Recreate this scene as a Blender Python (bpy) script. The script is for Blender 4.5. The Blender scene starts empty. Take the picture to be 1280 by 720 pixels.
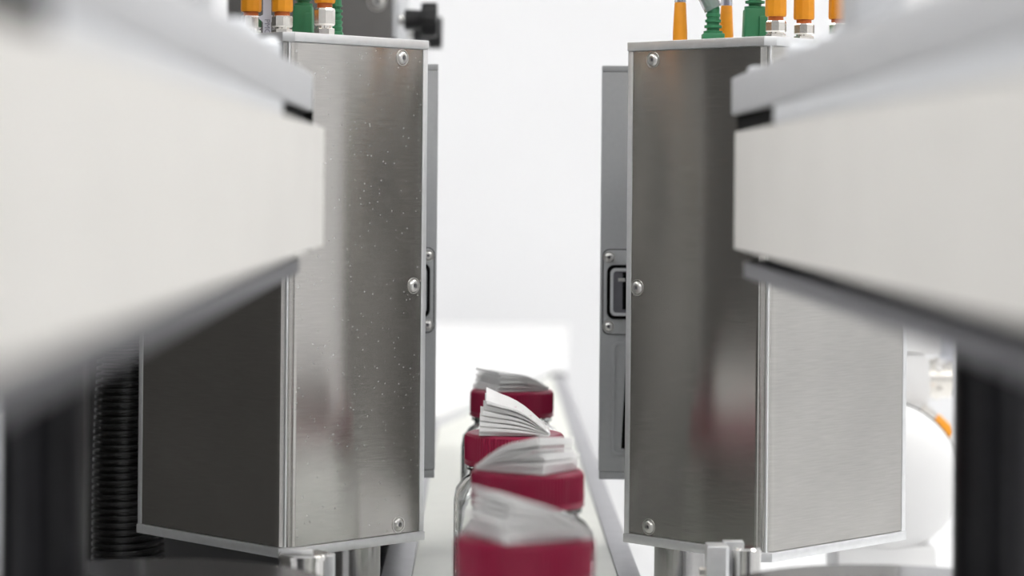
import bpy, bmesh, math, random
from mathutils import Vector, Matrix

random.seed(7)
SC = bpy.context.scene
COL = SC.collection
CZ = 1.2            # height of the lens above the room floor
F = 3000.0          # focal length in pixels of the 1280 px wide frame

# ------------------------------------------------------------------ camera
cam_d = bpy.data.cameras.new('camera')
cam = bpy.data.objects.new('camera', cam_d)
COL.objects.link(cam)
cam_d.sensor_width = 36.0
cam_d.lens = F * 36.0 / 1280.0
cam_d.shift_x = 35.0 / 1280.0
cam_d.shift_y = -132.0 / 1280.0
cam_d.clip_start = 0.02
cam_d.clip_end = 30.0
cam_d.dof.use_dof = True
cam_d.dof.focus_distance = 0.955
cam_d.dof.aperture_fstop = 9.0
ROLL = 0.009
c_, s_ = math.cos(ROLL), math.sin(ROLL)
cam.matrix_world = Matrix(((c_, -s_, 0, 0), (0, 0, -1, 0), (s_, c_, 0, CZ), (0, 0, 0, 1)))
SC.camera = cam

# ------------------------------------------------------------------ world, exposure
w = bpy.data.worlds.new('world'); SC.world = w
w.use_nodes = True
w.node_tree.nodes['Background'].inputs[0].default_value = (0.9, 0.95, 1.0, 1)
w.node_tree.nodes['Background'].inputs[1].default_value = 0.6
SC.view_settings.view_transform = 'Standard'
SC.view_settings.look = 'None'
SC.view_settings.gamma = 1.0
SC.view_settings.exposure = 0.3
PANEL = 7.2          # strength of the added ceiling light panels

# ------------------------------------------------------------------ materials
def mat(name, col, rough=0.5, metal=0.0, noise=0.0, nscale=40.0, bump=0.0, bscale=200.0,
        stretch=None, aniso=0.0, coat=0.0, trans=0.0, ior=1.45, spec=0.5, rvar=0.0):
    m = bpy.data.materials.new(name); m.use_nodes = True
    nt = m.node_tree; b = nt.nodes['Principled BSDF']
    b.inputs['Base Color'].default_value = (*col, 1)
    b.inputs['Roughness'].default_value = rough
    b.inputs['Metallic'].default_value = metal
    b.inputs['Specular IOR Level'].default_value = spec
    b.inputs['Coat Weight'].default_value = coat
    b.inputs['Transmission Weight'].default_value = trans
    b.inputs['IOR'].default_value = ior
    if noise or bump or rvar:
        tc = nt.nodes.new('ShaderNodeTexCoord')
        mp = nt.nodes.new('ShaderNodeMapping')
        nt.links.new(tc.outputs['Object'], mp.inputs['Vector'])
        if stretch: mp.inputs['Scale'].default_value = stretch
        if noise:
            n = nt.nodes.new('ShaderNodeTexNoise'); n.inputs['Scale'].default_value = nscale
            n.inputs['Detail'].default_value = 4
            nt.links.new(mp.outputs[0], n.inputs['Vector'])
            r = nt.nodes.new('ShaderNodeValToRGB')
            r.color_ramp.elements[0].position = 0.3; r.color_ramp.elements[1].position = 0.7
            r.color_ramp.elements[0].color = (*[max(0, c * (1 - noise)) for c in col], 1)
            r.color_ramp.elements[1].color = (*[min(1, c * (1 + noise)) for c in col], 1)
            nt.links.new(n.outputs['Fac'], r.inputs[0]); nt.links.new(r.outputs[0], b.inputs['Base Color'])
            if rvar:
                mr = nt.nodes.new('ShaderNodeMapRange')
                mr.inputs['To Min'].default_value = rough - rvar; mr.inputs['To Max'].default_value = rough + rvar
                nt.links.new(n.outputs['Fac'], mr.inputs['Value']); nt.links.new(mr.outputs[0], b.inputs['Roughness'])
        if bump:
            n2 = nt.nodes.new('ShaderNodeTexNoise'); n2.inputs['Scale'].default_value = bscale
            n2.inputs['Detail'].default_value = 3
            nt.links.new(mp.outputs[0], n2.inputs['Vector'])
            bp = nt.nodes.new('ShaderNodeBump'); bp.inputs['Strength'].default_value = bump
            bp.inputs['Distance'].default_value = 0.0003
            nt.links.new(n2.outputs['Fac'], bp.inputs['Height']); nt.links.new(bp.outputs[0], b.inputs['Normal'])
    if aniso:
        b.inputs['Anisotropic'].default_value = aniso
        b.inputs['Anisotropic Rotation'].default_value = 0.25
        tg = nt.nodes.new('ShaderNodeTangent'); tg.direction_type = 'RADIAL'; tg.axis = 'Z'
        nt.links.new(tg.outputs[0], b.inputs['Tangent'])
    return m

def stainless(name, col, dust):
    """Horizontally brushed sheet: fine horizontal scratches, stretched highlights, bright dust specks."""
    m = mat(name, col, rough=0.19, metal=1.0, noise=0.06, nscale=90, stretch=(1, 1, 22), aniso=1.0,
            bump=0.012, bscale=160, rvar=0.03)
    nt = m.node_tree; b = nt.nodes['Principled BSDF']
    src = b.inputs['Base Color'].links[0].from_socket
    tc = nt.nodes.new('ShaderNodeTexCoord')
    # broad handling smudges
    n = nt.nodes.new('ShaderNodeTexNoise'); n.inputs['Scale'].default_value = 22; n.inputs['Detail'].default_value = 3
    nt.links.new(tc.outputs['Object'], n.inputs['Vector'])
    r = nt.nodes.new('ShaderNodeMapRange'); r.inputs['To Min'].default_value = 0.86; r.inputs['To Max'].default_value = 1.1
    nt.links.new(n.outputs['Fac'], r.inputs['Value'])
    mul = nt.nodes.new('ShaderNodeMix'); mul.data_type = 'RGBA'; mul.blend_type = 'MULTIPLY'; mul.inputs[0].default_value = 1
    nt.links.new(src, mul.inputs[6]); nt.links.new(r.outputs[0], mul.inputs[7])
    out = mul.outputs[2]
    if dust:
        v = nt.nodes.new('ShaderNodeTexVoronoi'); v.inputs['Scale'].default_value = 360
        nt.links.new(tc.outputs['Object'], v.inputs['Vector'])
        lt = nt.nodes.new('ShaderNodeMath'); lt.operation = 'LESS_THAN'; lt.inputs[1].default_value = 0.13
        nt.links.new(v.outputs['Distance'], lt.inputs[0])
        sp = nt.nodes.new('ShaderNodeSeparateColor'); nt.links.new(v.outputs['Color'], sp.inputs[0])
        gt = nt.nodes.new('ShaderNodeMath'); gt.operation = 'GREATER_THAN'; gt.inputs[1].default_value = 1 - dust
        nt.links.new(sp.outputs[0], gt.inputs[0])
        an = nt.nodes.new('ShaderNodeMath'); an.operation = 'MULTIPLY'
        nt.links.new(lt.outputs[0], an.inputs[0]); nt.links.new(gt.outputs[0], an.inputs[1])
        # the dust lies on the face toward the conveyor only
        xyz = nt.nodes.new('ShaderNodeSeparateXYZ'); nt.links.new(tc.outputs['Object'], xyz.inputs[0])
        fc = nt.nodes.new('ShaderNodeMath'); fc.operation = 'LESS_THAN'; fc.inputs[1].default_value = 0.0006
        nt.links.new(xyz.outputs['Y'], fc.inputs[0])
        sc2 = nt.nodes.new('ShaderNodeMath'); sc2.operation = 'MULTIPLY'
        f2 = nt.nodes.new('ShaderNodeMath'); f2.operation = 'MULTIPLY'; f2.inputs[1].default_value = 0.42
        nt.links.new(fc.outputs[0], f2.inputs[0]); nt.links.new(f2.outputs[0], sc2.inputs[1])
        nt.links.new(an.outputs[0], sc2.inputs[0])
        mx = nt.nodes.new('ShaderNodeMix'); mx.data_type = 'RGBA'; mx.inputs[7].default_value = (0.8, 0.8, 0.78, 1)
        nt.links.new(sc2.outputs[0], mx.inputs[0]); nt.links.new(out, mx.inputs[6])
        out = mx.outputs[2]
        inv = nt.nodes.new('ShaderNodeMath'); inv.operation = 'SUBTRACT'; inv.inputs[0].default_value = 1.0
        nt.links.new(sc2.outputs[0], inv.inputs[1]); nt.links.new(inv.outputs[0], b.inputs['Metallic'])
    nt.links.new(out, b.inputs['Base Color'])
    return m

M = {
 'steel_l': stainless('stainless_brushed_dusty', (0.54, 0.525, 0.50), 0.9),
 'steel_r': stainless('stainless_brushed', (0.55, 0.54, 0.515), 0.0),
 'alu': mat('aluminium_satin', (0.80, 0.81, 0.82), 0.42, 0.75, noise=0.03, nscale=300),
 'alu_plate': mat('aluminium_anodised_plate', (0.60, 0.61, 0.63), 0.5, 0.35, noise=0.03, nscale=120),
 'alu_bar': mat('aluminium_light_bar', (0.74, 0.76, 0.79), 0.45, 0.2, noise=0.02, nscale=90),
 'lip': mat('dark_anodised_plate', (0.17, 0.17, 0.19), 0.35, 0.55, noise=0.05, nscale=150),
 'chrome': mat('bright_metal', (0.78, 0.77, 0.75), 0.16, 1.0, noise=0.03, nscale=400),
 'rod': mat('ground_steel_rod', (0.46, 0.455, 0.45), 0.2, 1.0, noise=0.03, nscale=400),
 'screw': mat('zinc_plated_screw', (0.72, 0.71, 0.69), 0.3, 0.9, noise=0.03, nscale=400),
 'nickel': mat('nickel_plated', (0.80, 0.77, 0.72), 0.22, 1.0, noise=0.04, nscale=500),
 'cream': mat('cream_rubber_belt', (0.80, 0.785, 0.755), 0.55, noise=0.02, nscale=20, bump=0.1, bscale=1500),
 'conv': mat('off_white_conveyor_belt', (0.80, 0.81, 0.75), 0.35, noise=0.02, nscale=60, bump=0.1, bscale=1200),
 'rail': mat('rail_grey_metal', (0.42, 0.42, 0.44), 0.4, 0.8, noise=0.06, nscale=90),
 'black': mat('black_plastic', (0.012, 0.012, 0.013), 0.4, noise=0.1, nscale=200),
 'black_gloss': mat('black_anodised_post', (0.009, 0.009, 0.011), 0.3, spec=0.3, noise=0.1, nscale=200),
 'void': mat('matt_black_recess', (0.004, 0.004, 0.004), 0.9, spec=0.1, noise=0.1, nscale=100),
 'hose': mat('black_corrugated_hose', (0.012, 0.012, 0.012), 0.3, noise=0.1, nscale=200),
 'cabinet': mat('dark_grey_paint', (0.03, 0.03, 0.031), 0.5, noise=0.06, nscale=60, bump=0.1, bscale=800),
 'bracket': mat('grey_painted_bracket', (0.16, 0.155, 0.15), 0.5, 0.2, noise=0.04, nscale=120),
 'disc': mat('grey_disc_metal', (0.26, 0.26, 0.27), 0.2, 0.9, noise=0.06, nscale=80),
 'house': mat('grey_powder_coat', (0.37, 0.38, 0.39), 0.5, 0.15, noise=0.03, nscale=500, bump=0.15, bscale=1500),
 'orange': mat('orange_plastic', (0.80, 0.31, 0.012), 0.45, noise=0.05, nscale=300, bump=0.1, bscale=2500),
 'orange_red': mat('orange_red_seal', (0.50, 0.12, 0.02), 0.45, noise=0.05, nscale=300),
 'green': mat('green_plastic', (0.035, 0.20, 0.09), 0.5, noise=0.06, nscale=300, bump=0.1, bscale=2500),
 'sheath': mat('clear_tubing', (0.82, 0.84, 0.9), 0.15, trans=0.75, noise=0.02, nscale=90),
 'wire': mat('violet_blue_wire', (0.08, 0.08, 0.20), 0.4, noise=0.05, nscale=200),
 'tag': mat('lavender_grey_tag', (0.62, 0.62, 0.68), 0.5, noise=0.03, nscale=200),
 'tagtext': mat('tag_print', (0.25, 0.25, 0.30), 0.6, noise=0.03, nscale=200),
 'lid': mat('magenta_plastic', (0.30, 0.008, 0.05), 0.36, noise=0.05, nscale=120),
 'glass': mat('clear_jar', (0.97, 0.98, 0.97), 0.04, trans=1.0, ior=1.25, noise=0.01, nscale=20),
 'paper': mat('white_paper', (0.94, 0.935, 0.93), 0.7, noise=0.03, nscale=90, bump=0.1, bscale=900),
 'print': mat('pale_pink_print', (0.78, 0.60, 0.66), 0.7, noise=0.03, nscale=90),
 'white': mat('white_plastic', (0.86, 0.86, 0.86), 0.35, noise=0.015, nscale=40),
 'trans_white': mat('milky_plastic', (0.78, 0.78, 0.78), 0.4, noise=0.02, nscale=40),
 'wall': mat('white_wall_paint', (0.82, 0.825, 0.84), 0.8, noise=0.01, nscale=6, bump=0.1, bscale=300),
 'wall_dark': mat('charcoal_wall_paint', (0.035, 0.035, 0.035), 0.7, noise=0.05, nscale=6, bump=0.1, bscale=300),
 'floor': mat('grey_floor_coating', (0.45, 0.45, 0.45), 0.5, noise=0.05, nscale=10, bump=0.1, bscale=200),
 'table': mat('white_laminate', (0.86, 0.865, 0.87), 0.4, noise=0.01, nscale=30),
 'reflection_dark': mat('dark_reflection_sheet', (0.10, 0.098, 0.095), 0.5, noise=0.2, nscale=3),
 'blocker_dark': mat('dark_blocker_finish', (0.04, 0.039, 0.038), 0.5, noise=0.05, nscale=30),
}
e = bpy.data.materials.new('light_diffuser'); e.use_nodes = True
b_ = e.node_tree.nodes['Principled BSDF']
b_.inputs['Emission Color'].default_value = (1.0, 0.985, 0.96, 1); b_.inputs['Emission Strength'].default_value = PANEL
M['diffuser'] = e
pb = M['paper'].node_tree.nodes['Principled BSDF']
pb.inputs['Subsurface Weight'].default_value = 0.5
pb.inputs['Subsurface Radius'].default_value = (1, 1, 1)
pb.inputs['Subsurface Scale'].default_value = 0.0012

# ------------------------------------------------------------------ mesh helpers
def bx(bm, lo, hi, bev=0.0, seg=2):
    r = bmesh.ops.create_cube(bm, size=1.0)
    vs = r['verts']
    for v in vs:
        v.co = Vector([lo[i] + (v.co[i] + 0.5) * (hi[i] - lo[i]) for i in range(3)])
    if bev:
        es = list({e for v in vs for e in v.link_edges})
        bmesh.ops.bevel(bm, geom=es, offset=bev, segments=seg, affect='EDGES', profile=0.5)

def lathe(bm, prof, p0=(0, 0, 0), axis=(0, 0, 1), n=32, cap=True):
    """prof: list of (radius, distance along axis)."""
    q = Vector((0, 0, 1)).rotation_difference(Vector(axis).normalized())
    p0 = Vector(p0); rings = []
    for r, h in prof:
        rings.append([bm.verts.new(p0 + q @ Vector((r * math.cos(2 * math.pi * k / n), r * math.sin(2 * math.pi * k / n), h))) for k in range(n)])
    for a, b in zip(rings, rings[1:]):
        for k in range(n):
            bm.faces.new((a[k], a[(k + 1) % n], b[(k + 1) % n], b[k]))
    if cap:
        bm.faces.new(list(reversed(rings[0]))); bm.faces.new(rings[-1])

def cyl(bm, p0, p1, r, n=24, ch=0.0, r2=None):
    d = Vector(p1) - Vector(p0); L = d.length; r2 = r if r2 is None else r2
    prof = [(r, 0), (r2, L)] if not ch else [(r - ch, 0), (r, ch), (r2, L - ch), (r2 - ch, L)]
    lathe(bm, prof, p0, d, n)

def prism(bm, pts, z0, z1, bev=0.0):
    a = [bm.verts.new((x, y, z0)) for x, y in pts]; b = [bm.verts.new((x, y, z1)) for x, y in pts]
    n = len(pts); fs = []
    fs.append(bm.faces.new(list(reversed(a)))); fs.append(bm.faces.new(b))
    for k in range(n):
        fs.append(bm.faces.new((a[k], a[(k + 1) % n], b[(k + 1) % n], b[k])))
    if bev:
        es = list({e for f in fs[:2] for e in f.edges})
        bmesh.ops.bevel(bm, geom=es, offset=bev, segments=2, affect='EDGES', profile=0.5)

def loop_wall(bm, outer, inner, z0, z1):
    """closed band between two outlines of equal count"""
    n = len(outer)
    o0 = [bm.verts.new((x, y, z0)) for x, y in outer]; o1 = [bm.verts.new((x, y, z1)) for x, y in outer]
    i0 = [bm.verts.new((x, y, z0)) for x, y in inner]; i1 = [bm.verts.new((x, y, z1)) for x, y in inner]
    for k in range(n):
        j = (k + 1) % n
        bm.faces.new((o0[k], o0[j], o1[j], o1[k])); bm.faces.new((i0[j], i0[k], i1[k], i1[j]))
        bm.faces.new((o1[k], o1[j], i1[j], i1[k])); bm.faces.new((o0[j], o0[k], i0[k], i0[j]))

def spline(pts, n=8):
    P = [Vector(p) for p in pts]; P = [2 * P[0] - P[1]] + P + [2 * P[-1] - P[-2]]
    out = []
    for i in range(1, len(P) - 2):
        for k in range(n):
            t = k / n; a, b, c, d = P[i - 1:i + 3]
            out.append(0.5 * ((2 * b) + (c - a) * t + (2 * a - 5 * b + 4 * c - d) * t * t + (3 * b - a - 3 * c + d) * t ** 3))
    out.append(P[-2]); return out

def tube(bm, pts, rad, n=12):
    rings = []; nrm = None
    for i, p in enumerate(pts):
        t = (pts[min(i + 1, len(pts) - 1)] - pts[max(i - 1, 0)]).normalized()
        if nrm is None:
            nrm = t.orthogonal().normalized()
        nrm = (nrm - t * nrm.dot(t)).normalized(); bn = t.cross(nrm)
        r = rad(i) if callable(rad) else rad
        rings.append([bm.verts.new(p + r * (math.cos(2 * math.pi * k / n) * nrm + math.sin(2 * math.pi * k / n) * bn)) for k in range(n)])
    for a, b in zip(rings, rings[1:]):
        for k in range(n):
            bm.faces.new((a[k], a[(k + 1) % n], b[(k + 1) % n], b[k]))
    bm.faces.new(list(reversed(rings[0]))); bm.faces.new(rings[-1])

def stadium(x0, x1, y0, y1, n=20):
    """outline with round ends in y; x0<x1"""
    r = (x1 - x0) / 2; cx = (x0 + x1) / 2; out = []
    for k in range(n + 1):
        a = math.pi * k / n; out.append((cx + r * math.cos(a), y1 - r + r * math.sin(a)))
    for k in range(n + 1):
        a = math.pi + math.pi * k / n; out.append((cx + r * math.cos(a), y0 + r + r * math.sin(a)))
    return out

def rrect(x0, x1, y0, y1, r, n=6):
    out = []
    for cx, cy, a0 in ((x1 - r, y1 - r, 0), (x0 + r, y1 - r, 90), (x0 + r, y0 + r, 180), (x1 - r, y0 + r, 270)):
        for k in range(n + 1):
            a = math.radians(a0 + 90 * k / n); out.append((cx + r * math.cos(a), cy + r * math.sin(a)))
    return out

def obj(name, bm, m, parent=None, loc=None, smooth=35, label=None):
    bmesh.ops.recalc_face_normals(bm, faces=bm.faces)
    me = bpy.data.meshes.new(name); bm.to_mesh(me); bm.free()
    me.materials.append(M[m] if isinstance(m, str) else m)
    if smooth:
        me.shade_smooth(); me.set_sharp_from_angle(angle=math.radians(smooth))
    o = bpy.data.objects.new(name, me); COL.objects.link(o)
    if parent: o.parent = parent
    if loc is not None: o.location = loc
    if label: o['label'] = label
    return o

def tag(o, label, cat, group=None):
    o['label'] = label; o['category'] = cat
    if group: o['group'] = group
    return o

def thing(name, loc, label, cat, group=None, rz=0.0):
    o = bpy.data.objects.new(name, None); COL.objects.link(o)
    o.empty_display_size = 0.02
    o.location = (loc[0], loc[1], CZ + loc[2]); o.rotation_euler = (0, 0, rz)
    return tag(o, label, cat, group)

def struct(name, bm, m, parent=None):
    o = obj(name, bm, m, parent)
    if parent is None: o['kind'] = 'structure'
    return o

def NB(): return bmesh.new()
TABLE = -0.33        # table top, measured from the lens height

# ------------------------------------------------------------------ room
X0, X1, Y0, Y1, H = -2.2, 2.2, -2.4, 2.8, 2.8
b = NB(); bx(b, (X0, Y0, -0.1), (X1, Y1, 0)); struct('floor', b, 'floor')
b = NB(); bx(b, (X0, Y0, H), (X1, Y1, H + 0.1)); struct('ceiling', b, 'wall')
b = NB(); bx(b, (X0, Y1, 0), (X1, Y1 + 0.1, H)); struct('wall_back', b, 'wall')
b = NB(); bx(b, (X0, Y0 - 0.1, 0), (X1, Y0, H)); struct('wall_front', b, 'wall')
b = NB(); bx(b, (X0 - 0.1, Y0, 0), (X0, Y1, H)); struct('wall_left', b, 'wall')
b = NB(); bx(b, (X1, Y0, 0), (X1 + 0.1, Y1, H)); struct('wall_right', b, 'wall')

def added_ceiling_light(x, y, lx, ly, label):  # unseen panels, added to light the room and show in the steel
    t = thing('added_ceiling_light', (x, y, H - CZ), label, 'ceiling light', 'added ceiling light panels')
    b = NB(); loop_wall(b, rrect(-lx / 2, lx / 2, -ly / 2, ly / 2, 0.01, 2), rrect(-lx / 2 + 0.03, lx / 2 - 0.03, -ly / 2 + 0.03, ly / 2 - 0.03, 0.01, 2), -0.04, 0)
    obj('frame', b, 'alu', t)
    b = NB(); bx(b, (-lx / 2 + 0.03, -ly / 2 + 0.03, -0.03), (lx / 2 - 0.03, ly / 2 - 0.03, -0.015)); obj('diffuser', b, 'diffuser', t)
added_ceiling_light(-1.25, 2.0, 0.6, 1.2, 'added white ceiling light panel by the back wall, left')
added_ceiling_light(1.25, 2.0, 0.6, 1.2, 'added white ceiling light panel by the back wall, right')
added_ceiling_light(1.25, 0.6, 0.6, 1.2, 'added white ceiling light panel over the machine, right')
added_ceiling_light(-1.25, 0.3, 0.6, 1.2, 'added white ceiling light panel over the machine, left')
added_ceiling_light(1.25, -1.4, 0.6, 1.2, 'added white ceiling light panel over the front of the room, right')

# tall dark block behind the camera position, added to darken the steel's reflections
def reflection_blocker(name, x, y, wx, wy, hz, rz, label):
    t = thing(name, (x, y, -CZ), label, 'reflection_blocker', None, rz)
    b = NB(); bx(b, (-wx / 2, -wy / 2, 0), (wx / 2, wy / 2, hz), 0.01); obj('body', b, 'blocker_dark', t)
    for s in (-1, 1):
        b = NB(); bx(b, (min(0.004 * s, (wx / 2 - .01) * s), wy / 2, 0.08), (max(0.004 * s, (wx / 2 - .01) * s), wy / 2 + 0.02, hz - 0.05), 0.004); d = obj('door', b, 'blocker_dark', t)
        b = NB(); bx(b, (0.03 * s - 0.01, wy / 2 + 0.02, 1.0), (0.03 * s + 0.01, wy / 2 + 0.045, 1.14), 0.004); obj('handle', b, 'black', d)
added_ceiling_light(0.0, -0.7, 1.2, 0.6, 'added white light panel just behind the camera position')  # unseen lamp, added to brighten surfaces that face the camera
reflection_blocker('dark_blocker', 0.004, -0.44, 0.325, 0.4, 1.9, 0.0, 'tall dark block added unseen behind the camera to darken steel reflections')

# added dark panel, out of frame left, for a dark reflection in the steel
t = thing('dark_reflection_panel', (-0.33, 1.0, TABLE), 'dark panel added out of view left of the hose and housing for a dark reflection', 'panel')
b = NB(); bx(b, (-0.006, -0.3, 0.0), (0, 0.25, 0.75), 0.001); obj('sheet', b, 'reflection_dark', t)
for y in (-0.31, 0.25):
    b = NB(); bx(b, (-0.02, y, 0), (0.004, y + 0.02, 0.76), 0.001); obj('upright', b, 'black', t)

# table the whole machine stands on
t = thing('machine_table', (0, 0, -CZ), 'wide white laminate table the machine stands on', 'table')
b = NB(); bx(b, (-1.1, 0.3, CZ + TABLE - 0.04), (1.1, 2.78, CZ + TABLE), 0.003); obj('table_top', b, 'table', t)
for x in (-1.03, 1.03):
    for y in (0.38, 2.7):
        b = NB(); bx(b, (x - 0.03, y - 0.03, 0), (x + 0.03, y + 0.03, CZ + TABLE - 0.04), 0.003); obj('leg', b, 'alu', t)

# ------------------------------------------------------------------ conveyor
BELT = -0.166
SLOPE = 0.007      # the belt climbs slightly away from the lens
def belt_z(y): return BELT + SLOPE * (y - 0.87)
t = thing('conveyor', (0.015, 1.1, TABLE + SLOPE * (1.1 - 0.87)), 'long off white conveyor belt carrying the jars between grey rails', 'conveyor')
hb = BELT - TABLE
t.rotation_euler = (SLOPE, 0, 0)
b = NB(); prism(b, [(-0.0435, -0.75), (0.0425, -0.75), (0.0425, 0.87), (-0.0435, 0.48)], hb - 0.003, hb); obj('belt', b, 'conv', t)
b = NB(); bx(b, (-0.043, -0.75, hb - 0.02), (0.042, 0.45, hb - 0.0035)); obj('belt_bed', b, 'alu', t)
b = NB(); bx(b, (-0.0565, -0.76, hb - 0.05), (-0.0437, 0.483, hb + 0.001), 0.0006); obj('rail', b, 'rail', t)
b = NB(); bx(b, (0.0427, -0.76, hb - 0.05), (0.0522, 0.86, hb + 0.001), 0.0006); obj('rail', b, 'rail', t)
b = NB(); bx(b, (0.0415, 0.862, hb - 0.05), (0.0535, 0.885, hb + 0.0015), 0.0006); obj('rail_end_cap', b, 'black', t)
for y in (-0.6, 0.4):
    b = NB(); bx(b, (-0.043, y - 0.02, hb - 0.05), (0.042, y + 0.02, hb - 0.02)); obj('crossbar', b, 'alu', t)
    for x in (-0.05, 0.046):
        b = NB(); bx(b, (x - 0.006, y - 0.012, -0.0016 - SLOPE * y), (x + 0.006, y + 0.012, hb - 0.05)); obj('leg', b, 'alu', t)

# white transfer plate beyond the slanted end of the belt
t = thing('transfer_plate', (0, 1.7, TABLE), 'large flat white transfer plate beyond the slanted far end of the belt', 'plate')
hp = belt_z(1.98) - TABLE
b = NB(); prism(b, [(-0.32, -0.112), (-0.0295, -0.112), (-0.0292, -0.11), (0.0555, 0.28), (0.0712, 0.31), (0.0935, 0.92), (-0.32, 0.92)], hp + 0.0004, hp + 0.0030); obj('plate', b, 'white', t)
for x, y in ((-0.28, 0), (-0.28, 0.85), (0.05, 0.85)):
    b = NB(); cyl(b, (x, y, 0), (x, y, hp + 0.0004), 0.008); obj('leg', b, 'alu', t)

# ------------------------------------------------------------------ side gripper belt units
def gripper_unit(mir, xi, plate_x, lip_x, label):
    """mir=+1 builds the unit right of the conveyor, -1 the left one. xi: inner belt face."""
    t = thing('gripper_belt_unit', (xi, 0.3, 0), label, 'belt unit', 'side gripper belt units')
    def X(a, c): return (min(mir * a, mir * c), max(mir * a, mir * c))
    W = 0.09; Ya, Yb = -0.45, 0.495          # local y, tip at 0.795 from the lens
    zb, zt = -0.0200, 0.0165
    x0, x1 = X(0, W)
    b = NB(); loop_wall(b, stadium(x0, x1, Ya, Yb), stadium(x0 + 0.003, x1 - 0.003, Ya + 0.003, Yb - 0.003), zb, zt)
    bmesh.ops.bevel(b, geom=[e for e in b.edges if abs(e.verts[0].co.z - e.verts[1].co.z) < 1e-6 and len(e.link_faces) == 2 and abs(e.link_faces[0].normal.z - e.link_faces[1].normal.z) > .5], offset=0.0008, segments=2, affect='EDGES')
    obj('drive_belt', b, 'cream', t)
    for yc in (Ya + W / 2, Yb - W / 2):
        b = NB(); lathe(b, [(0.012, zb - 0.002), (W / 2 - 0.0035, zb - 0.002), (W / 2 - 0.0035, zt - 0.001), (0.012, zt - 0.001)], (mir * W / 2, yc, 0), (0, 0, 1), 48); obj('pulley', b, 'void', t)
        b = NB(); cyl(b, (mir * W / 2, yc, -0.026), (mir * W / 2, yc, 0.022), 0.008); obj('shaft', b, 'chrome', t)
    # top plate
    px = mir * (plate_x - xi)
    a, c = X(px, W + 0.004)
    b = NB(); bx(b, (a, Ya, 0.022), (c, 0.462, 0.034), 0.0008); obj('top_plate', b, 'alu_plate', t)
    # light side bars under the plate, black fill painting the gap shade at both pulleys
    a, c = X(px + 0.0005, 0.02)
    b = NB(); bx(b, (a, -0.0155, zt + 0.0003), (c, 0.355, 0.0219), 0.0005); obj('side_bar', b, 'alu_bar', t)
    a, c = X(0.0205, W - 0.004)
    b = NB(); bx(b, (a, Ya + 0.05, zt + 0.0003), (c, 0.36, 0.0219)); obj('gap_shade_fill', b, 'void', t)
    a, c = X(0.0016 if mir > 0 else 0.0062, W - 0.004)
    b = NB(); bx(b, (a, 0.3555, zt + 0.0003), (c, 0.461 if mir > 0 else 0.452, 0.0219)); obj('gap_shade_fill', b, 'void', t)
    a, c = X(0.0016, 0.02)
    b = NB(); bx(b, (a, -0.25, zt + 0.0003), (c, -0.016, 0.0219)); obj('gap_shade_fill', b, 'void', t)
    # black plate hidden behind the belt tip, added to darken the steel's reflection
    a, c = X(0.0072, 0.0350 if mir > 0 else 0.0225)
    b = NB(); bx(b, (a, 0.498, -0.0190), (c, 0.5005, 0.031), 0.0004); g = obj('dark_reflection_plate', b, 'void', t)
    b = NB(); bx(b, (a, 0.4622, 0.027), (c, 0.498, 0.030), 0.0004); obj('reflection_plate_arm', b, 'void', g)
    # lower plate with rounded end
    lx = mir * (lip_x - xi)
    a, c = X(lx, W - 0.002)
    b = NB(); prism(b, stadium(a, c, Ya, 0.465), -0.0278, -0.0234, 0.0004); obj('lower_plate', b, 'lip', t)
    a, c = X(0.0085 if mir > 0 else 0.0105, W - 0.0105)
    b = NB(); prism(b, stadium(a, c, Ya + 0.02, 0.47 if mir > 0 else 0.456), -0.0234, -0.0203); obj('lower_gap_shade_fill', b, 'void', t)  # black filler stands in for the shade between belt and lower plate
    # bolts and fittings on the plate
    for y, x, r, h in (((0.44, 0.0065, 0.0040, 0.0026),) if mir > 0 else ()) + ((0.405, 0.016, 0.0062, 0.008), (0.352, 0.017, 0.0055, 0.0075), (0.305, 0.015, 0.006, 0.0068), (0.2, 0.02, 0.006, 0.007), (0.08, 0.02, 0.006, 0.007)):
        b = NB(); lathe(b, [(r * 1.15, 0), (r * 1.15, h * .2), (r, h * .22), (r, h * .75), (r * .75, h), (r * .45, h), (r * .4, h * .5)], (mir * x, y, 0.034), (0, 0, 1), 20); obj('bolt', b, 'alu_bar', t)
    a, c = X(0.010, 0.022) if mir > 0 else X(0.018, 0.034)
    b = NB(); bx(b, (a, 0.275, 0.034), (c, 0.300, 0.085), 0.001); obj('clamp_block', b, 'alu_plate', t)
    return t

gripper_unit(1, 0.0785, 0.0783, 0.0785, 'cream belt unit with grey top plate, right of the conveyor')
gripper_unit(-1, -0.0500, -0.0545, -0.0556, 'cream belt unit with grey top plate, left of the conveyor')

def stand(x, y, dx, dy, label):
    t = thing('support_stand', (dx, dy, TABLE), label, 'stand', 'stands under the gripper belt units')
    z = -0.123 - TABLE
    b = NB(); lathe(b, [(0.045, 0), (0.045, 0.006), (0.03, 0.008), (0.03, z - 0.007)], n=40); obj('pedestal', b, 'disc', t)
    b = NB(); lathe(b, [(0.053, z - 0.007), (0.054, z - 0.006), (0.054, z - 0.001), (0.053, z)], n=80); obj('disc', b, 'disc', t)
    b = NB(); cyl(b, (x - dx, y - dy, z), (x - dx, y - dy, -0.0279 - TABLE), 0.0122, 40); obj('post', b, 'black_gloss', t)
    b = NB(); lathe(b, [(0.0165, z), (0.0165, z + 0.004), (0.0125, z + 0.005)], (x - dx, y - dy, 0), n=32); obj('collar', b, 'black_gloss', t)
stand(0.152, 0.71, 0.127, 0.727, 'round grey disc with a thick black post, under the right belt unit')
stand(-0.129, 0.71, -0.099, 0.727, 'round grey disc with a thick black post, under the left belt unit')

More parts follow.
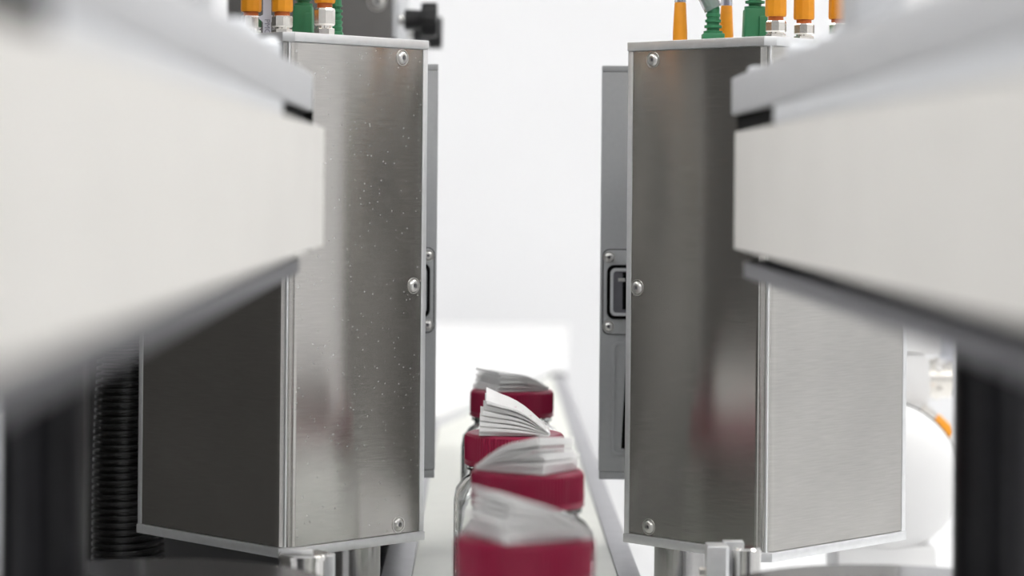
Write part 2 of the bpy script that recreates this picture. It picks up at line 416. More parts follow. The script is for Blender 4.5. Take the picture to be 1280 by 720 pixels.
# ------------------------------------------------------------------ stainless steel housings
ZB, ZT = -0.1450, 0.0572
def screw_mesh(parent, p, axis, r=0.0027):
    b = NB(); lathe(b, [(r * 1.22, -0.0004), (r * 1.22, 0.0003), (r * 1.08, 0.0003), (r * 1.02, -0.0003), (r * 0.98, -0.0003), (r * 0.92, 0.0004), (r * 0.72, 0.0009), (r * 0.42, 0.0011), (r * 0.36, 0.0011), (r * 0.30, 0.0003), (r * 0.12, 0.0001)], p, axis, 24)
    o = obj('screw', b, 'screw', parent)
    b = NB(); lathe(b, [(r * 0.30, 0.0002), (r * 0.30, 0.0004)], p, axis, 6); obj('hex_socket', b, 'lip', o)
    return o

def steel_box(cx, cy, lx, ly, inner, m, label):
    t = thing('stainless_housing', (cx, cy, ZB), label, 'housing', 'stainless steel housings', math.radians(45))
    Ht = ZT - ZB; pt = 0.0037; r = 0.0062; st = 0.0028
    ex, ey = lx - st, ly - st
    # bent cover sheet: two faces joined by a round corner
    out = [(ex, 0)] + [(r - r * math.sin(a), r - r * math.cos(a)) for a in [math.radians(90 * k / 10) for k in range(11)]] + [(0, ey)]
    inn = [(0.0012, ey)] + [(r - (r - .0012) * math.sin(a), r - (r - .0012) * math.cos(a)) for a in [math.radians(90 * k / 10) for k in range(10, -1, -1)]] + [(ex, 0.0012)]
    b = NB(); prism(b, out + inn, pt + 0.0003, Ht - pt - 0.0003); obj('cover_sheet', b, m, t)
    b = NB(); bx(b, (lx - st + 0.0002, -0.0002, pt), (lx, 0.006, Ht - pt), 0.0003); obj('edge_strip', b, 'alu', t)
    b = NB(); bx(b, (-0.0002, ly - st + 0.0002, pt), (0.006, ly, Ht - pt), 0.0003); obj('edge_strip', b, 'alu', t)
    b = NB(); bx(b, (0.0014, 0.0014, pt), (lx - st, ly - st, Ht - pt)); obj('inner_frame', b, 'alu', t)
    for nm, z0, z1 in (('bottom_plate', 0, pt), ('top_plate', Ht - pt, Ht)):
        c = 0.0028; g = 0.0006
        b = NB(); prism(b, [(c, -g), (lx, -g), (lx, ly), (-g, ly), (-g, c)], z0, z1, 0.0003); obj(nm, b, 'alu', t)
    for s, z in ((0.0597, 0.0497), (0.067, -0.0419), (0.0597, -0.1375)):
        if inner == 'x': screw_mesh(t, (s, 0, z - ZB), (0, -1, 0))
        else: screw_mesh(t, (0, s, z - ZB), (-1, 0, 0))
    return t
steel_box(-0.0754, 0.92, 0.0738, 0.0927, 'x', 'steel_l', 'dusty brushed stainless steel housing standing left of the conveyor')
steel_box(0.1095, 0.92, 0.0912, 0.0729, 'y', 'steel_r', 'clean brushed stainless steel housing standing right of the conveyor')

for x, lab in ((-0.0515, 'upright steel rod under the left stainless housing'), (0.0812, 'upright steel rod under the right stainless housing')):
    t = thing('mounting_rod', (x, 0.9735, TABLE), lab, 'rod', 'rods carrying the stainless housings')
    b = NB(); cyl(b, (0, 0, 0.004), (0, 0, ZB - TABLE), 0.0108, 40); obj('rod', b, 'rod', t)
    b = NB(); lathe(b, [(0.022, 0), (0.022, 0.006), (0.011, 0.007)], n=40); obj('foot', b, 'alu', t)

# ------------------------------------------------------------------ grey connector boxes behind
def connector_box(mir, xi, label):
    """xi: inner edge, toward the conveyor; front face local y=0"""
    y = 1.042; t = thing('connector_box', (xi, y, TABLE), label, 'connector box', 'grey connector boxes')
    def X(a, c): return (min(mir * a, mir * c), max(mir * a, mir * c))
    z0, z1 = -0.1285 - TABLE, 0.0512 - TABLE
    a, c = X(0, 0.058); a2, c2 = X(0.0045, 0.056)
    b = NB(); bx(b, (a, 0, z0 + 0.0035), (c, 0.005, z1 - 0.0028), 0.0002); bx(b, (a2, 0.0045, z0 + 0.0035), (c2, 0.06, z1 - 0.0035), 0.0002); body = obj('body', b, 'house', t)
    b = NB(); bx(b, (a, 0.0003, z1 - 0.0026), (c, 0.005, z1), 0.0002); bx(b, (a2, 0.0045, z1 - 0.0033), (c2, 0.06, z1 - 0.0004), 0.0002); obj('top_cover', b, 'house', t)
    b = NB(); bx(b, (a + 0.0002, 0.0004, z0), (c - 0.0002, 0.005, z0 + 0.0033), 0.0002); bx(b, (a2, 0.0045, z0 + 0.0003), (c2, 0.06, z0 + 0.0033), 0.0002); obj('bottom_cover', b, 'house', t)
    # socket plate on the front: x along, z up, drawn in xy then stood up
    zc = -0.0470 - TABLE
    def standing(bm):
        for v in bm.verts: v.co = Vector((v.co.x, -v.co.z, v.co.y))
    p0, p1 = X(0.0012, 0.0255)
    b = NB(); prism(b, rrect(p0 - .0004, p1 + .0004, zc - 0.0186, zc + 0.0186, 0.0030), 0.0, 0.0002); standing(b); pl0 = obj('plate_outline', b, 'black', t)
    b = NB(); prism(b, rrect(p0, p1, zc - 0.0182, zc + 0.0182, 0.0027), 0.0, 0.0008, 0.0002); standing(b); pl = obj('socket_plate', b, 'house', t)
    g0, g1 = X(0.0027, 0.024)
    b = NB(); loop_wall(b, rrect(g0, g1, zc - 0.0118, zc + 0.0118, 0.0032), rrect(g0 + .0014, g1 - .0014, zc - 0.0104, zc + 0.0104, 0.0024), 0.0008, 0.0016); standing(b); obj('gasket', b, 'void', pl)
    b = NB(); loop_wall(b, rrect(g0 + .0015, g1 - .0015, zc - 0.0103, zc + 0.0103, 0.0024), rrect(g0 + .0027, g1 - .0027, zc - 0.0091, zc + 0.0091, 0.0016), 0.0008, 0.0024); standing(b); obj('shell', b, 'alu_plate', pl)
    b = NB(); prism(b, rrect(g0 + .0028, g1 - .0028, zc - 0.009, zc + 0.009, 0.0014), 0.0008, 0.0010); standing(b); obj('socket_recess', b, 'lip', pl)
    q0, q1 = X(0.0075, 0.0085)
    b = NB(); bx(b, (q0, -0.002, zc + 0.0045), (q1 + .002, -0.001, zc + 0.006)); obj('pin', b, 'chrome', pl)
    q0, q1 = X(0.0095, 0.013)
    b = NB(); bx(b, (q0, -0.0016, zc - 0.0075), (q1, -0.001, zc + 0.0085)); obj('contact_carrier', b, 'void', pl)
    for zz in (zc + 0.0150, zc - 0.0150):
        screw_mesh(pl, (mir * 0.0036, -0.0008, zz), (0, -1, 0), 0.0021)
    # raised rounded grip recess under the socket
    h0, h1 = X(0.0053, 0.022)
    za, zb = -0.118 - TABLE, -0.0685 - TABLE
    b = NB(); loop_wall(b, rrect(h0, h1, za, zb, 0.0030), rrect(h0 + .0011, h1 - .0011, za + .0011, zb - .0011, 0.0022), 0, 0.0007); standing(b); rim = obj('recess_rim', b, 'house', t)
    k0, k1 = X(0.0096, 0.02)
    b = NB(); prism(b, [(k0, za + 0.003), (k1, za + 0.003), (k1, zb - 0.006), ((k0 + 0.0018) if mir > 0 else k0, zb - 0.006)], 0.0, 0.0003); standing(b); obj('recess_slot', b, 'void', rim)
    b = NB(); cyl(b, (mir * 0.04, 0.03, 0), (mir * 0.04, 0.03, z0), 0.007); obj('leg', b, 'alu', t)
connector_box(1, 0.0510, 'grey connector box with a visible socket, behind the right stainless housing')
connector_box(-1, -0.0203, 'grey connector box, edge showing behind the left stainless housing')

# ------------------------------------------------------------------ jars and leaflets
def make_jar(x, y, label):
    t = thing('jar', (x, y, belt_z(y)), label, 'jar', 'jars on the conveyor belt')
    b = NB()
    lathe(b, [(0.0, 0.0), (0.019, 0.0), (0.0222, 0.001), (0.0230, 0.004), (0.0230, 0.044), (0.0222, 0.049), (0.0195, 0.0525), (0.0172, 0.054), (0.0170, 0.0555), (0.0183, 0.0562), (0.0183, 0.0575), (0.0165, 0.058), (0.0165, 0.066),
              (0.0152, 0.066), (0.0152, 0.054), (0.0182, 0.051), (0.0209, 0.0475), (0.0217, 0.043), (0.0217, 0.0045), (0.0205, 0.0022), (0.0, 0.0018)], n=48, cap=False)
    bmesh.ops.remove_doubles(b, verts=b.verts, dist=1e-6)
    obj('glass_body', b, 'glass', t)
    # ribbed screw lid
    n = 184; R = 0.019; prof = [(0.0, -0.0003), (0.0, 0.0), (0.00, 0.0)]
    b = NB()
    def ring(rr, z, rib):
        return [b.verts.new(((rr - (rib if k % 2 else 0)) * math.cos(2 * math.pi * k / n), (rr - (rib if k % 2 else 0)) * math.sin(2 * math.pi * k / n), z)) for k in range(n)]
    rings = [ring(R - 0.0015, 0.0582, 0), ring(R + 0.0001, 0.0582, 0), ring(R + 0.0001, 0.0596, 0), ring(R - 0.0003, 0.0599, 0), ring(R + 0.0001, 0.0603, 0.00055), ring(R + 0.0001, 0.0683, 0.00055), ring(R - 0.0003, 0.0692, 0.00015), ring(R - 0.0010, 0.0699, 0), ring(R - 0.0020, 0.0701, 0), ring(R - 0.0026, 0.0699, 0)]
    for p, q in zip(rings, rings[1:]):
        for k in range(n): b.faces.new((p[k], p[(k + 1) % n], q[(k + 1) % n], q[k]))
    b.faces.new(rings[-1])
    inner = ring(R - 0.0015, 0.0670, 0)
    for k in range(n): b.faces.new((rings[0][(k + 1) % n], rings[0][k], inner[k], inner[(k + 1) % n]))
    b.faces.new(list(reversed(inner)))
    obj('lid', b, 'lid', t, smooth=25)
    return t
jars = [
 (0.0136, 1.096, 'clear jar with magenta ribbed lid, farthest from the camera on the belt'),
 (0.0125, 0.919, 'clear jar with magenta ribbed lid, the second farthest on the belt'),
 (0.0156, 0.808, 'clear jar with magenta ribbed lid, the second nearest on the belt'),
 (0.0122, 0.663, 'clear jar with magenta ribbed lid, blurred and nearest at the bottom edge'),
]
for a in jars: make_jar(*a)

def make_leaflet(x, y, yaw, hinge, n, ang, label, L=0.027, Wd=0.0235, curl=0.0, seed=1, mark=False, twist=0.003, lenvar=0.0022):
    """hinge=+1: fold on the local +x end, pages open toward -x; -1 the other way"""
    rnd = random.Random(seed)
    t = thing('folded_leaflet', (x, y, belt_z(y) + 0.0702), label, 'leaflet', 'leaflets on the jar lids', yaw)
    th = 0.00024
    rnd_t = [rnd.uniform(0.75, 1.12) for _ in range(n)]
    for k in range(n):
        f = k / (n - 1); a = math.radians(ang) * (f ** 1.15); z0 = 0.0001 + k * 0.00020
        gap = L * math.radians(ang) / (n - 1)
        LL = L - rnd.uniform(0, lenvar) - f * 0.0004; dy = rnd.uniform(-0.0008, 0.0008); skew = rnd.uniform(-0.02, 0.02) + 0.05 * f * (1 if k % 2 else -1)
        b = NB(); NS = 8; top = []; bot = []
        for i in range(NS + 1):
            s = i / NS; d = LL * s
            aa = a; tt = th + gap * 0.74 * s ** 0.9 * rnd_t[k]; tw = twist * f * s
            bow = curl * f * math.sin(math.pi * s) * 0.0022 + 0.0009 * f * math.sin(math.pi * min(1, s * 1.3))
            px = d * math.cos(aa); pz = z0 + d * math.sin(aa) + bow
            xx = hinge * (L / 2 - px)
            row_t = [b.verts.new((xx, sgn * Wd / 2 + dy + skew * d, pz + tt + (tw if sgn > 0 else 0))) for sgn in (-1, 1)]
            row_b = [b.verts.new((xx, sgn * Wd / 2 + dy + skew * d, pz + (tw if sgn > 0 else 0))) for sgn in (-1, 1)]
            top.append(row_t); bot.append(row_b)
        for i in range(NS):
            b.faces.new((top[i][0], top[i + 1][0], top[i + 1][1], top[i][1]))
            b.faces.new((bot[i][1], bot[i + 1][1], bot[i + 1][0], bot[i][0]))
            b.faces.new((top[i][0], bot[i][0], bot[i + 1][0], top[i + 1][0]))
            b.faces.new((top[i][1], top[i + 1][1], bot[i + 1][1], bot[i][1]))
        b.faces.new((top[0][0], top[0][1], bot[0][1], bot[0][0])); b.faces.new((top[-1][0], bot[-1][0], bot[-1][1], top[-1][1]))
        pg = obj('page', b, 'paper', t, smooth=30)
        if mark and k == n - 1:
            ca, sa = math.cos(a), math.sin(a)
            for j, (u, ln) in enumerate(((0.30, .0016), (0.42, .0009), (0.55, .0018), (0.68, .0010))):
                b = NB(); d = LL * u
                zz = z0 + d * sa + 0.0009 * f * math.sin(math.pi * min(1, u * 1.3)) + curl * f * math.sin(math.pi * u) * 0.0022 + th + gap * 0.74 * u ** 0.9 * rnd_t[k] + twist * f * u * 0.12
                for q in (0.0, 0.0012):
                    bx(b, (hinge * (L / 2 - d * ca) - ln / 2, -Wd * 0.38 + q, zz + 0.00002), (hinge * (L / 2 - d * ca) + ln / 2, -Wd * 0.38 + q + 0.0005, zz + 0.00012))
                obj('printed_mark', b, 'print', pg)
    # the fold holding the pages together
    b = NB(); hh = n * 0.00020 / 2 + 0.0003
    cyl(b, (hinge * (L / 2 - 0.0002), -Wd / 2 + 0.0004, hh), (hinge * (L / 2 - 0.0002), Wd / 2 - 0.0004, hh), hh * 0.92, 16)
    obj('fold', b, 'paper', t)
    return t
R_ = math.radians
make_leaflet(0.0125, 1.094, R_(27), 1, 8, 14.5, 'grey white fanned leaflet on the lid of the farthest jar', twist=0.0005, seed=3, curl=0.6)
make_leaflet(0.0119, 0.915, R_(0), 1, 7, 25, 'white fanned leaflet opening to the left on the second farthest jar', L=0.0265, seed=5, lenvar=0.0007, mark=True, curl=0.7)
make_leaflet(0.0160, 0.806, R_(-31), -1, 8, 23, 'fanned leaflet opening to the right on the second nearest jar', twist=-0.0022, seed=8, curl=0.6)
make_leaflet(0.0125, 0.661, R_(27), 1, 8, 21, 'blurred fanned leaflet opening to the left on the nearest jar', twist=0.001, seed=9, L=0.0275, curl=0.6)

# ------------------------------------------------------------------ plugs and cables on the housings
def cable_path(x, y, z, side, k):
    """rises straight from the plug into the cable tray overhead"""
    return [(x, y, z), (x, y, z + 0.06), (x + side * 0.001, y + 0.002, z + 0.13), (x, y + 0.003, z + 0.2), (x, y, 0.405)]
t = thing('cable_tray', (0.025, 0.965, 0.4), 'grey metal cable tray hung above the housings', 'tray')
b = NB(); bx(b, (-0.16, -0.07, 0.005), (0.16, 0.07, 0.008), 0.0005); obj('base', b, 'alu_plate', t)
for y in (-0.07, 0.068):
    b = NB(); bx(b, (-0.16, y, 0.008), (0.16, y + 0.002, 0.05), 0.0005); obj('side', b, 'alu_plate', t)
for x in (-0.14, 0.14):
    b = NB(); cyl(b, (x, 0, 0.008), (x, 0, H - CZ - 0.4), 0.004, 12); obj('hanger', b, 'chrome', t)

def round_plug(x, y, r, h_nut, h_boot, side, k, label, slim=False, wire='orange', ztop=ZT):
    t = thing('cable_plug', (x, y, ztop), label, 'plug', 'orange cable plugs')
    z = 0
    if not slim:
        b = NB(); cyl(b, (0, 0, 0), (0, 0, h_nut * .28), r * 0.95, 6, 0.0002); obj('base_nut', b, 'nickel', t)
        b = NB(); cyl(b, (0, 0, h_nut * .28), (0, 0, h_nut * .36), r * 0.75, 24); obj('neck', b, 'nickel', t)
        n = 12; b = NB()
        prof = [(r * 0.9, h_nut * .36), (r * 1.0, h_nut * .42), (r * 1.0, h_nut * .85), (r * .9, h_nut * .92)]
        lathe(b, prof, n=9); obj('nut', b, 'nickel', t, smooth=20)
        b = NB(); cyl(b, (0, 0, h_nut * .9), (0, 0, h_nut + 0.0012), r * 0.72, 24); obj('seal_ring', b, 'orange_red', t)
        z = h_nut + 0.001
    b = NB()
    if slim: lathe(b, [(r, 0), (r * .98, h_boot * .3), (r * .80, h_boot * .97), (r * .72, h_boot)], n=20)
    else: lathe(b, [(r * .93, z), (r * 1.0, z + 0.0008), (r * .97, z + h_boot * .4), (r * .72, z + h_boot * .95), (r * .6, z + h_boot)], n=10)
    obj('boot', b, 'orange', t, smooth=25)
    zt = z + h_boot - 0.001
    pts = [Vector(p) - Vector((x, y, ztop)) for p in cable_path(x, y, ztop + zt, side, k)]
    if slim:
        b = NB(); tube(b, spline(pts, 6), 0.0009, 8); obj('wire', b, 'wire', t)
        b = NB(); tube(b, spline([p + Vector((0, 0, 0.001)) if i == 0 else p for i, p in enumerate(pts)][:3], 6), lambda i: 0.0024, 12); obj('clear_sleeve', b, 'sheath', t)
    else:
        b = NB(); tube(b, spline(pts, 6), r * .5, 10); obj('cable', b, wire, t)
    return t

def green_plug(x, y, wdt, dpt, h, side, k, label, ribs_low=False, lean=0.0, ztop=ZT):
    t = thing('network_plug', (x, y, ztop), label, 'plug', 'green network plugs')
    b = NB()
    if ribs_low:
        bx(b, (-wdt / 2, -dpt / 2, 0), (wdt / 2, dpt / 2, 0.004), 0.0005); obj('plug_body', b, 'green', t); z = 0.0035
    else:
        prism(b, rrect(-wdt / 2, wdt / 2, -dpt / 2, dpt / 2, 0.0012, 3), 0.0006, h, 0.0006)
        for v in b.verts:
            f = 1 - 0.10 * v.co.z / h; v.co.x *= f
        body = obj('plug_body', b, 'green', t); z = h - 0.0005
        b = NB(); prism(b, [(wdt * .14, -dpt / 2 - 0.0013), (wdt * .46, -dpt / 2 - 0.0013), (wdt * .46, -dpt / 2 + .001), (wdt * .14, -dpt / 2 + .001)], 0.001, h * .78, 0.0005); obj('latch', b, 'green', body)
    prof = [(0.0026, z)]; q = 5
    for i in range(q):
        r = wdt * (0.44 - 0.035 * i); z1 = z + 0.0003 + i * 0.0023
        prof += [(0.0026, z1), (r, z1 + 0.0002), (r, z1 + 0.0012), (0.0026, z1 + 0.0014)]
    b = NB(); lathe(b, prof + [(0.0024, z + q * 0.0023)], n=20); obj('ribbed_boot', b, 'green', t, smooth=30)
    zt = z + q * 0.0023 - 0.001
    pts = [Vector(p) - Vector((x, y, ztop)) for p in cable_path(x, y, ztop + zt, side, k)]
    pts[1].x += lean; pts[2].x += lean * 1.2; pts[3].x += lean * 0.8
    b = NB(); tube(b, spline(pts, 6), 0.0021, 10); obj('cable', b, 'green', t)
    if ribs_low and side > 0:
        b = NB(); tube(b, spline(pts[:3], 8), 0.0038, 14); obj('clear_sleeve', b, 'sheath', t)
    return t

round_plug(-0.0935, 0.957, 0.0042, 0.0090, 0.030, -1, 0, 'orange plug on the left housing, leftmost, beside the lavender tag')
round_plug(-0.0798, 0.942, 0.0042, 0.0080, 0.030, -1, 1, 'orange plug on the left housing, between the tag and the green plug')
round_plug(-0.0640, 0.955, 0.0042, 0.0125, 0.030, -1, 2, 'orange plug on the left housing with a tall hexagonal metal nut')
green_plug(-0.0738, 0.972, 0.0086, 0.0100, 0.0135, -1, 3, 'square green plug between two orange plugs on the left housing')
green_plug(-0.0612, 0.985, 0.0056, 0.0080, 0.0080, -1, 4, 'green ribbed plug mostly hidden behind the tall hexagonal nut', ribs_low=True)
round_plug(0.0795, 0.980, 0.0030, 0, 0.0170, 1, 0, 'slim orange plug on the right housing, nearest the conveyor', slim=True)
green_plug(0.0924, 0.974, 0.0088, 0.0088, 0.0100, 1, 1, 'green ribbed plug with clear sleeve on the right housing', ribs_low=True, lean=-0.028)
round_plug(0.1000, 0.996, 0.0030, 0, 0.0170, 1, 2, 'slim orange plug half hidden behind the green ribbed plug', slim=True)
green_plug(0.1092, 0.973, 0.0098, 0.0100, 0.0140, 1, 3, 'square green plug beside an orange plug on the right housing')
round_plug(0.1142, 0.944, 0.0042, 0.0080, 0.030, 1, 4, 'orange plug over the front corner of the right housing')
round_plug(0.1270, 0.957, 0.0042, 0.0078, 0.030, 1, 5, 'orange plug on the right housing, just right of its front corner')
round_plug(0.1428, 0.970, 0.0042, 0.0090, 0.030, 1, 6, 'orange plug on the right housing, sliver beside the clamp block')

# cable tag with lettering on the left housing
t = thing('cable_tag', (-0.0862, 0.947, ZT), 'lavender grey cable tag with vertical lettering between two orange plugs', 'tag')
b = NB(); prism(b, [(-0.0016, 0), (0.0016, 0), (0.0016, 0.0052), (0.0032, 0.0066), (0.0032, 0.0074), (0.0016, 0.0082), (0.0016, 0.03), (-0.0016, 0.03), (-0.0016, 0.0082), (-0.0032, 0.0074), (-0.0032, 0.0066), (-0.0016, 0.0052)], 0.0, 0.0008)
for v in b.verts: v.co = Vector((v.co.x, v.co.z, v.co.y))
tg = obj('tag_strip', b, 'tag', t)
cu = bpy.data.curves.new('lettering', 'FONT'); cu.body = 'PMC'; cu.size = 0.0030; cu.extrude = 0.00005; cu.align_x = 'CENTER'; cu.align_y = 'CENTER'
tmp = bpy.data.objects.new('tmp', cu); COL.objects.link(tmp)
dg = bpy.context.evaluated_depsgraph_get(); me = bpy.data.meshes.new_from_object(tmp.evaluated_get(dg))
bpy.data.objects.remove(tmp)
me.materials.append(M['tagtext'])
o = bpy.data.objects.new('lettering', me); COL.objects.link(o); o.parent = tg
o.matrix_local = Matrix.Translation((0, -0.0001, 0.0035)) @ Matrix(((0, 1, 0, 0), (0, 0, -1, 0), (-1, 0, 0, 0), (0, 0, 0, 1)))

# ------------------------------------------------------------------ dark things on the left
t = thing('machine_cabinet', (-0.0508, 1.23, TABLE), 'dark grey machine cabinet behind the left stainless housing', 'cabinet')
b = NB(); bx(b, (-0.17, 0, 0.01), (0, 0.25, 0.36), 0.002); body = obj('body', b, 'cabinet', t)
b = NB(); bx(b, (-0.16, -0.003, 0.03), (-0.01, 0, 0.34), 0.001); d = obj('door', b, 'cabinet', t)
b = NB(); cyl(b, (-0.02, -0.003, 0.2), (-0.02, -0.011, 0.2), 0.006); obj('knob', b, 'black', d)
for x in (-0.15, -0.02):
    for y in (0.03, 0.22):
        b = NB(); cyl(b, (x, y, 0), (x, y, 0.01), 0.01); obj('foot', b, 'black', t)

t = thing('grey_bracket', (-0.09, 1.245, TABLE + 0.36), 'upright grey metal bracket behind the plugs of the left housing', 'bracket')
zb = 0.0
b = NB(); bx(b, (-0.044, 0, 0), (0.0412, 0.006, 0.13), 0.0006); obj('front_plate', b, 'bracket', t)
b = NB(); bx(b, (0.0413, 0.0002, 0.0), (0.0442, 0.19, 0.13), 0.0006); sp = obj('side_plate', b, 'alu_plate', t)
b = NB(); bx(b, (0.0414, -0.0002, 0.0), (0.0438, 0.002, 0.0445)); obj('slot', b, 'void', sp)
screw_mesh(t, (0.0338, 0, 0.0634), (0, -1, 0), 0.0042)

def star_knob(x, y, z, R, label):
    t = thing('star_knob', (x, y, z), label, 'knob', 'black star knobs')
    b = NB(); cyl(b, (0, 0, 0), (0.005, 0, 0), R * .35, 16); obj('threaded_rod', b, 'chrome', t)
    b = NB(); lathe(b, [(R * .55, 0.003), (R * .56, 0.0035), (R * .52, 0.0125)], (0, 0, 0), (1, 0, 0), 24); obj('hub', b, 'black', t)
    n = 60; b = NB(); pts = []
    for k in range(n):
        a = 2 * math.pi * k / n; r = R * (0.91 + 0.09 * math.cos(6 * a)); pts.append((r * math.cos(a), r * math.sin(a)))
    prism(b, pts, 0.0118, 0.0203, 0.0012)
    for v in b.verts: v.co = Vector((v.co.z, v.co.x, v.co.y))
    obj('grip', b, 'black', t)
zk = -(25 - 228 + 0.9) * 1.27 / F
star_knob(-0.0457, 1.268, zk, 0.0100, 'black star knob on the grey bracket, the nearer of two')
star_knob(-0.0457, 1.415, -(41 - 228 + 0.7) * 1.415 / F, 0.0103, 'black star knob on the grey bracket, lower one farther back')

# corrugated hose
t_ = NB(); prof = []
n = 110; p = (0.33 + 0.005) / n
for k in range(n):
    z = k * p; prof += [(0.0134, z), (0.0134, z + p * .3), (0.0158, z + p * .45), (0.0158, z + p * .85), (0.0134, z + p)]
lathe(t_, prof, n=36)
for v in t_.verts:
    q = v.co.z / 0.335
    v.co.x += 0.010 * max(0, q - 0.55) ** 2 * 4; v.co.z += v.co.x * 0.06 * q * (1 - q) * 4
o = obj('corrugated_hose', t_, 'hose', None, (-0.1535, 1.045, CZ + TABLE), smooth=40); tag(o, 'black corrugated hose standing beside the left stainless housing', 'hose')

# light grey cabinet at the far left
t = thing('side_cabinet', (-0.36, 1.6, TABLE), 'pale grey cabinet far left behind the black post', 'cabinet')
b = NB(); bx(b, (-0.3, 0, 0.01), (0.02, 0.3, 0.34), 0.003); obj('body', b, 'alu_plate', t)
b = NB(); bx(b, (-0.28, -0.004, 0.03), (0.0, 0, 0.32), 0.002); d = obj('door', b, 'alu_plate', t)
b = NB(); bx(b, (-0.02, -0.012, 0.15), (-0.012, -0.004, 0.21), 0.001); obj('handle', b, 'black', d)
for x in (-0.28, 0.0):
    for y in (0.03, 0.27):
        b = NB(); cyl(b, (x, y, 0), (x, y, 0.01), 0.01); obj('foot', b, 'black', t)

# ------------------------------------------------------------------ small clamps in front of the housings
def clamp(x, y, z, rz, label, dark):
    t = thing('rod_clamp', (x, y, TABLE), label, 'clamp', 'small rod clamps')
    t.rotation_euler = (0, 0, rz); h = z - TABLE
    b = NB(); prism(b, [(-0.0105, -0.005), (-0.0040, -0.007), (-0.0027, -0.006), (-0.0027, 0.005), (-0.0105, 0.005)], h - 0.022, h, 0.0006); obj('jaw', b, 'alu', t)
    b = NB(); prism(b, [(-0.004, 0.002), (0.0035, 0.002), (0.0035, 0.007), (-0.004, 0.007)], h - 0.02, h + 0.0006, 0.0004); obj('bridge', b, 'alu', t)
    b = NB(); lathe(b, [(0.0052, h - 0.03), (0.0052, h - 0.0018), (0.0045, h - 0.0010)], (0.0042, 0, 0), n=32); obj('barrel', b, 'chrome', t)
    b = NB(); cyl(b, (0.0, 0.001, 0), (0.0, 0.001, h - 0.02), 0.0035); obj('stem', b, 'chrome', t)
    b = NB(); cyl(b, (-0.0105, -0.001, h - 0.010), (-0.0130, -0.001, h - 0.010), 0.0018, 6); obj('bolt', b, 'nickel', t)
clamp(0.0920, 0.868, -0.1300, 0.0, 'bright metal rod clamp at the front corner of the right housing', False)
t = thing('rod_clamp', (-0.0640, 0.868, TABLE), 'round metal rod clamp at the front corner of the left housing', 'clamp', 'small rod clamps')
h = -0.1345 - TABLE
b = NB(); lathe(b, [(0.0088, h - 0.03), (0.0088, h - 0.0022), (0.0094, h - 0.002), (0.0094, h - 0.0006), (0.0088, h)], n=40); obj('barrel', b, 'chrome', t)
b = NB(); bx(b, (-0.008, -0.004, h), (0.0035, 0.003, h + 0.0014), 0.0004); obj('cap', b, 'alu', t)
b = NB(); bx(b, (0.0075, -0.004, h - 0.03), (0.0112, 0.004, h - 0.0004), 0.0006); obj('jaw', b, 'alu', t)
b = NB(); cyl(b, (-0.009, -0.003, h - 0.0055), (-0.0145, -0.004, h - 0.0055), 0.0014, 12); obj('bolt', b, 'nickel', t)
b = NB(); cyl(b, (0, 0, 0), (0, 0, h - 0.03), 0.004); obj('stem', b, 'chrome', t)

# ------------------------------------------------------------------ white things behind the right housing
t = thing('white_reel', (0.204, 1.20, TABLE), 'round white drum with dark rim behind the right housing', 'drum')
zc = -0.148 - TABLE
b = NB(); lathe(b, [(0.0, -0.006), (0.012, -0.0052), (0.022, -0.0028), (0.030, 0.0012), (0.0355, 0.0064), (0.0380, 0.012), (0.0385, 0.018), (0.0385, 0.05), (0.0, 0.05)], (0, 0, zc), (0, 1, 0), 56, cap=False); bmesh.ops.remove_doubles(b, verts=b.verts, dist=1e-6); obj('drum', b, 'white', t)
b = NB(); lathe(b, [(0.0380, 0.020), (0.0393, 0.020), (0.0393, 0.024), (0.0380, 0.024)], (0, 0, zc), (0, 1, 0), 56); obj('rim', b, 'black', t)
b = NB(); bx(b, (-0.025, 0.005, 0), (0.025, 0.045, zc - 0.033), 0.002); obj('foot', b, 'white', t)

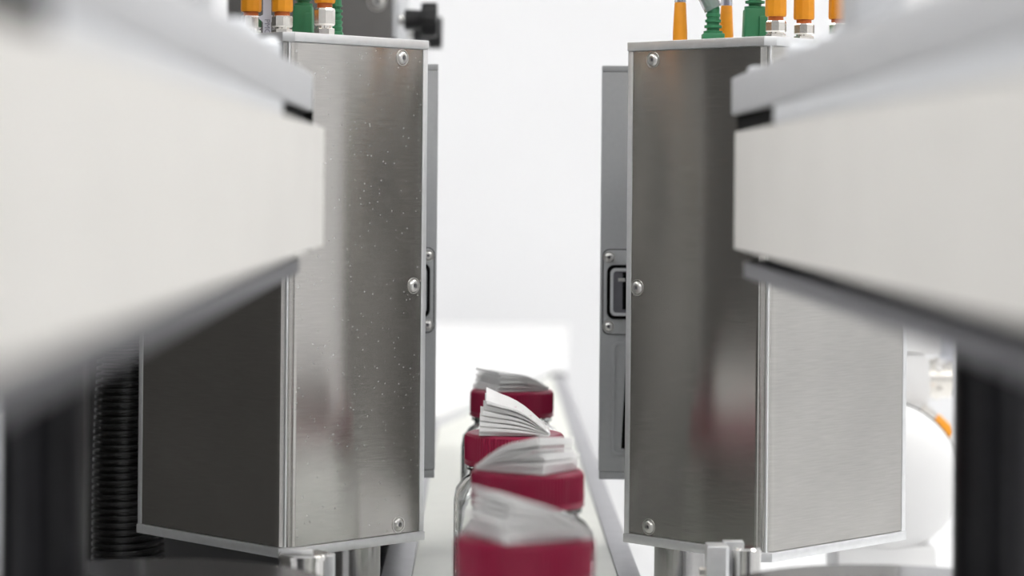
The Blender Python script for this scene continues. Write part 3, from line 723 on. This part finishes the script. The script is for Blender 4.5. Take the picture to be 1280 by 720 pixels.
t = thing('dosing_unit', (0.222, 1.27, TABLE), 'pale grey box with rounded corner above the white drum', 'box')
zt = -0.070 - TABLE; zb = -0.116 - TABLE
b = NB(); prism(b, rrect(-0.03, 0.0150, zb, zb + 0.027, 0.005), 0, 0.04, 0.001)
for v in b.verts: v.co = Vector((v.co.x, v.co.z, v.co.y))
obj('lower_body', b, 'trans_white', t)
b = NB(); bx(b, (-0.03, -0.002, zb + 0.0275), (0.021, 0.042, zt + 0.01), 0.002); obj('upper_body', b, 'trans_white', t)
b = NB(); cyl(b, (0.0155, 0.02, zb + 0.013), (0.030, 0.02, zb + 0.013), 0.0105, 32, 0.001); f = obj('metal_fitting', b, 'nickel', t)
b = NB(); lathe(b, [(0.0115, 0), (0.0115, 0.003)], (0.0205, 0.02, zb + 0.013), (1, 0, 0), 6); obj('nut', b, 'nickel', f)
b = NB(); cyl(b, (0.028, 0.02, zb + 0.004), (0.028, 0.02, zt + 0.005), 0.004); obj('riser', b, 'sheath', t)
b = NB(); bx(b, (-0.029, 0.044, 0), (0.02, 0.056, zt), 0.001); obj('back_stand', b, 'white', t)
b = NB(); bx(b, (-0.02, 0.03, zb + 0.01), (0.0, 0.046, zb + 0.02)); obj('mount', b, 'white', t)

t = thing('hose_plug', (0.238, 1.25, TABLE), 'small orange plug at the shoulder of the white drum', 'plug')
zp = -0.125 - TABLE
b = NB(); lathe(b, [(0.0046, 0.0), (0.0052, 0.001), (0.0048, 0.009), (0.003, 0.012)], (-0.0035, 0, zp + 0.003), (0.75, 0, -0.66), 20); obj('boot', b, 'orange', t)
b = NB(); lathe(b, [(0.0042, 0), (0.0050, 0.001), (0.0050, 0.008), (0.0035, 0.009)], (-0.0100, 0, zp + 0.0085), (0.75, 0, -0.66), 9); obj('nut', b, 'nickel', t, smooth=20)
b = NB(); tube(b, spline([(0.005, 0, zp - 0.0045), (0.014, 0, zp - 0.02), (0.02, 0, zp - 0.08), (0.02, 0, 0.002)], 8), 0.002); obj('cable', b, 'white', t)
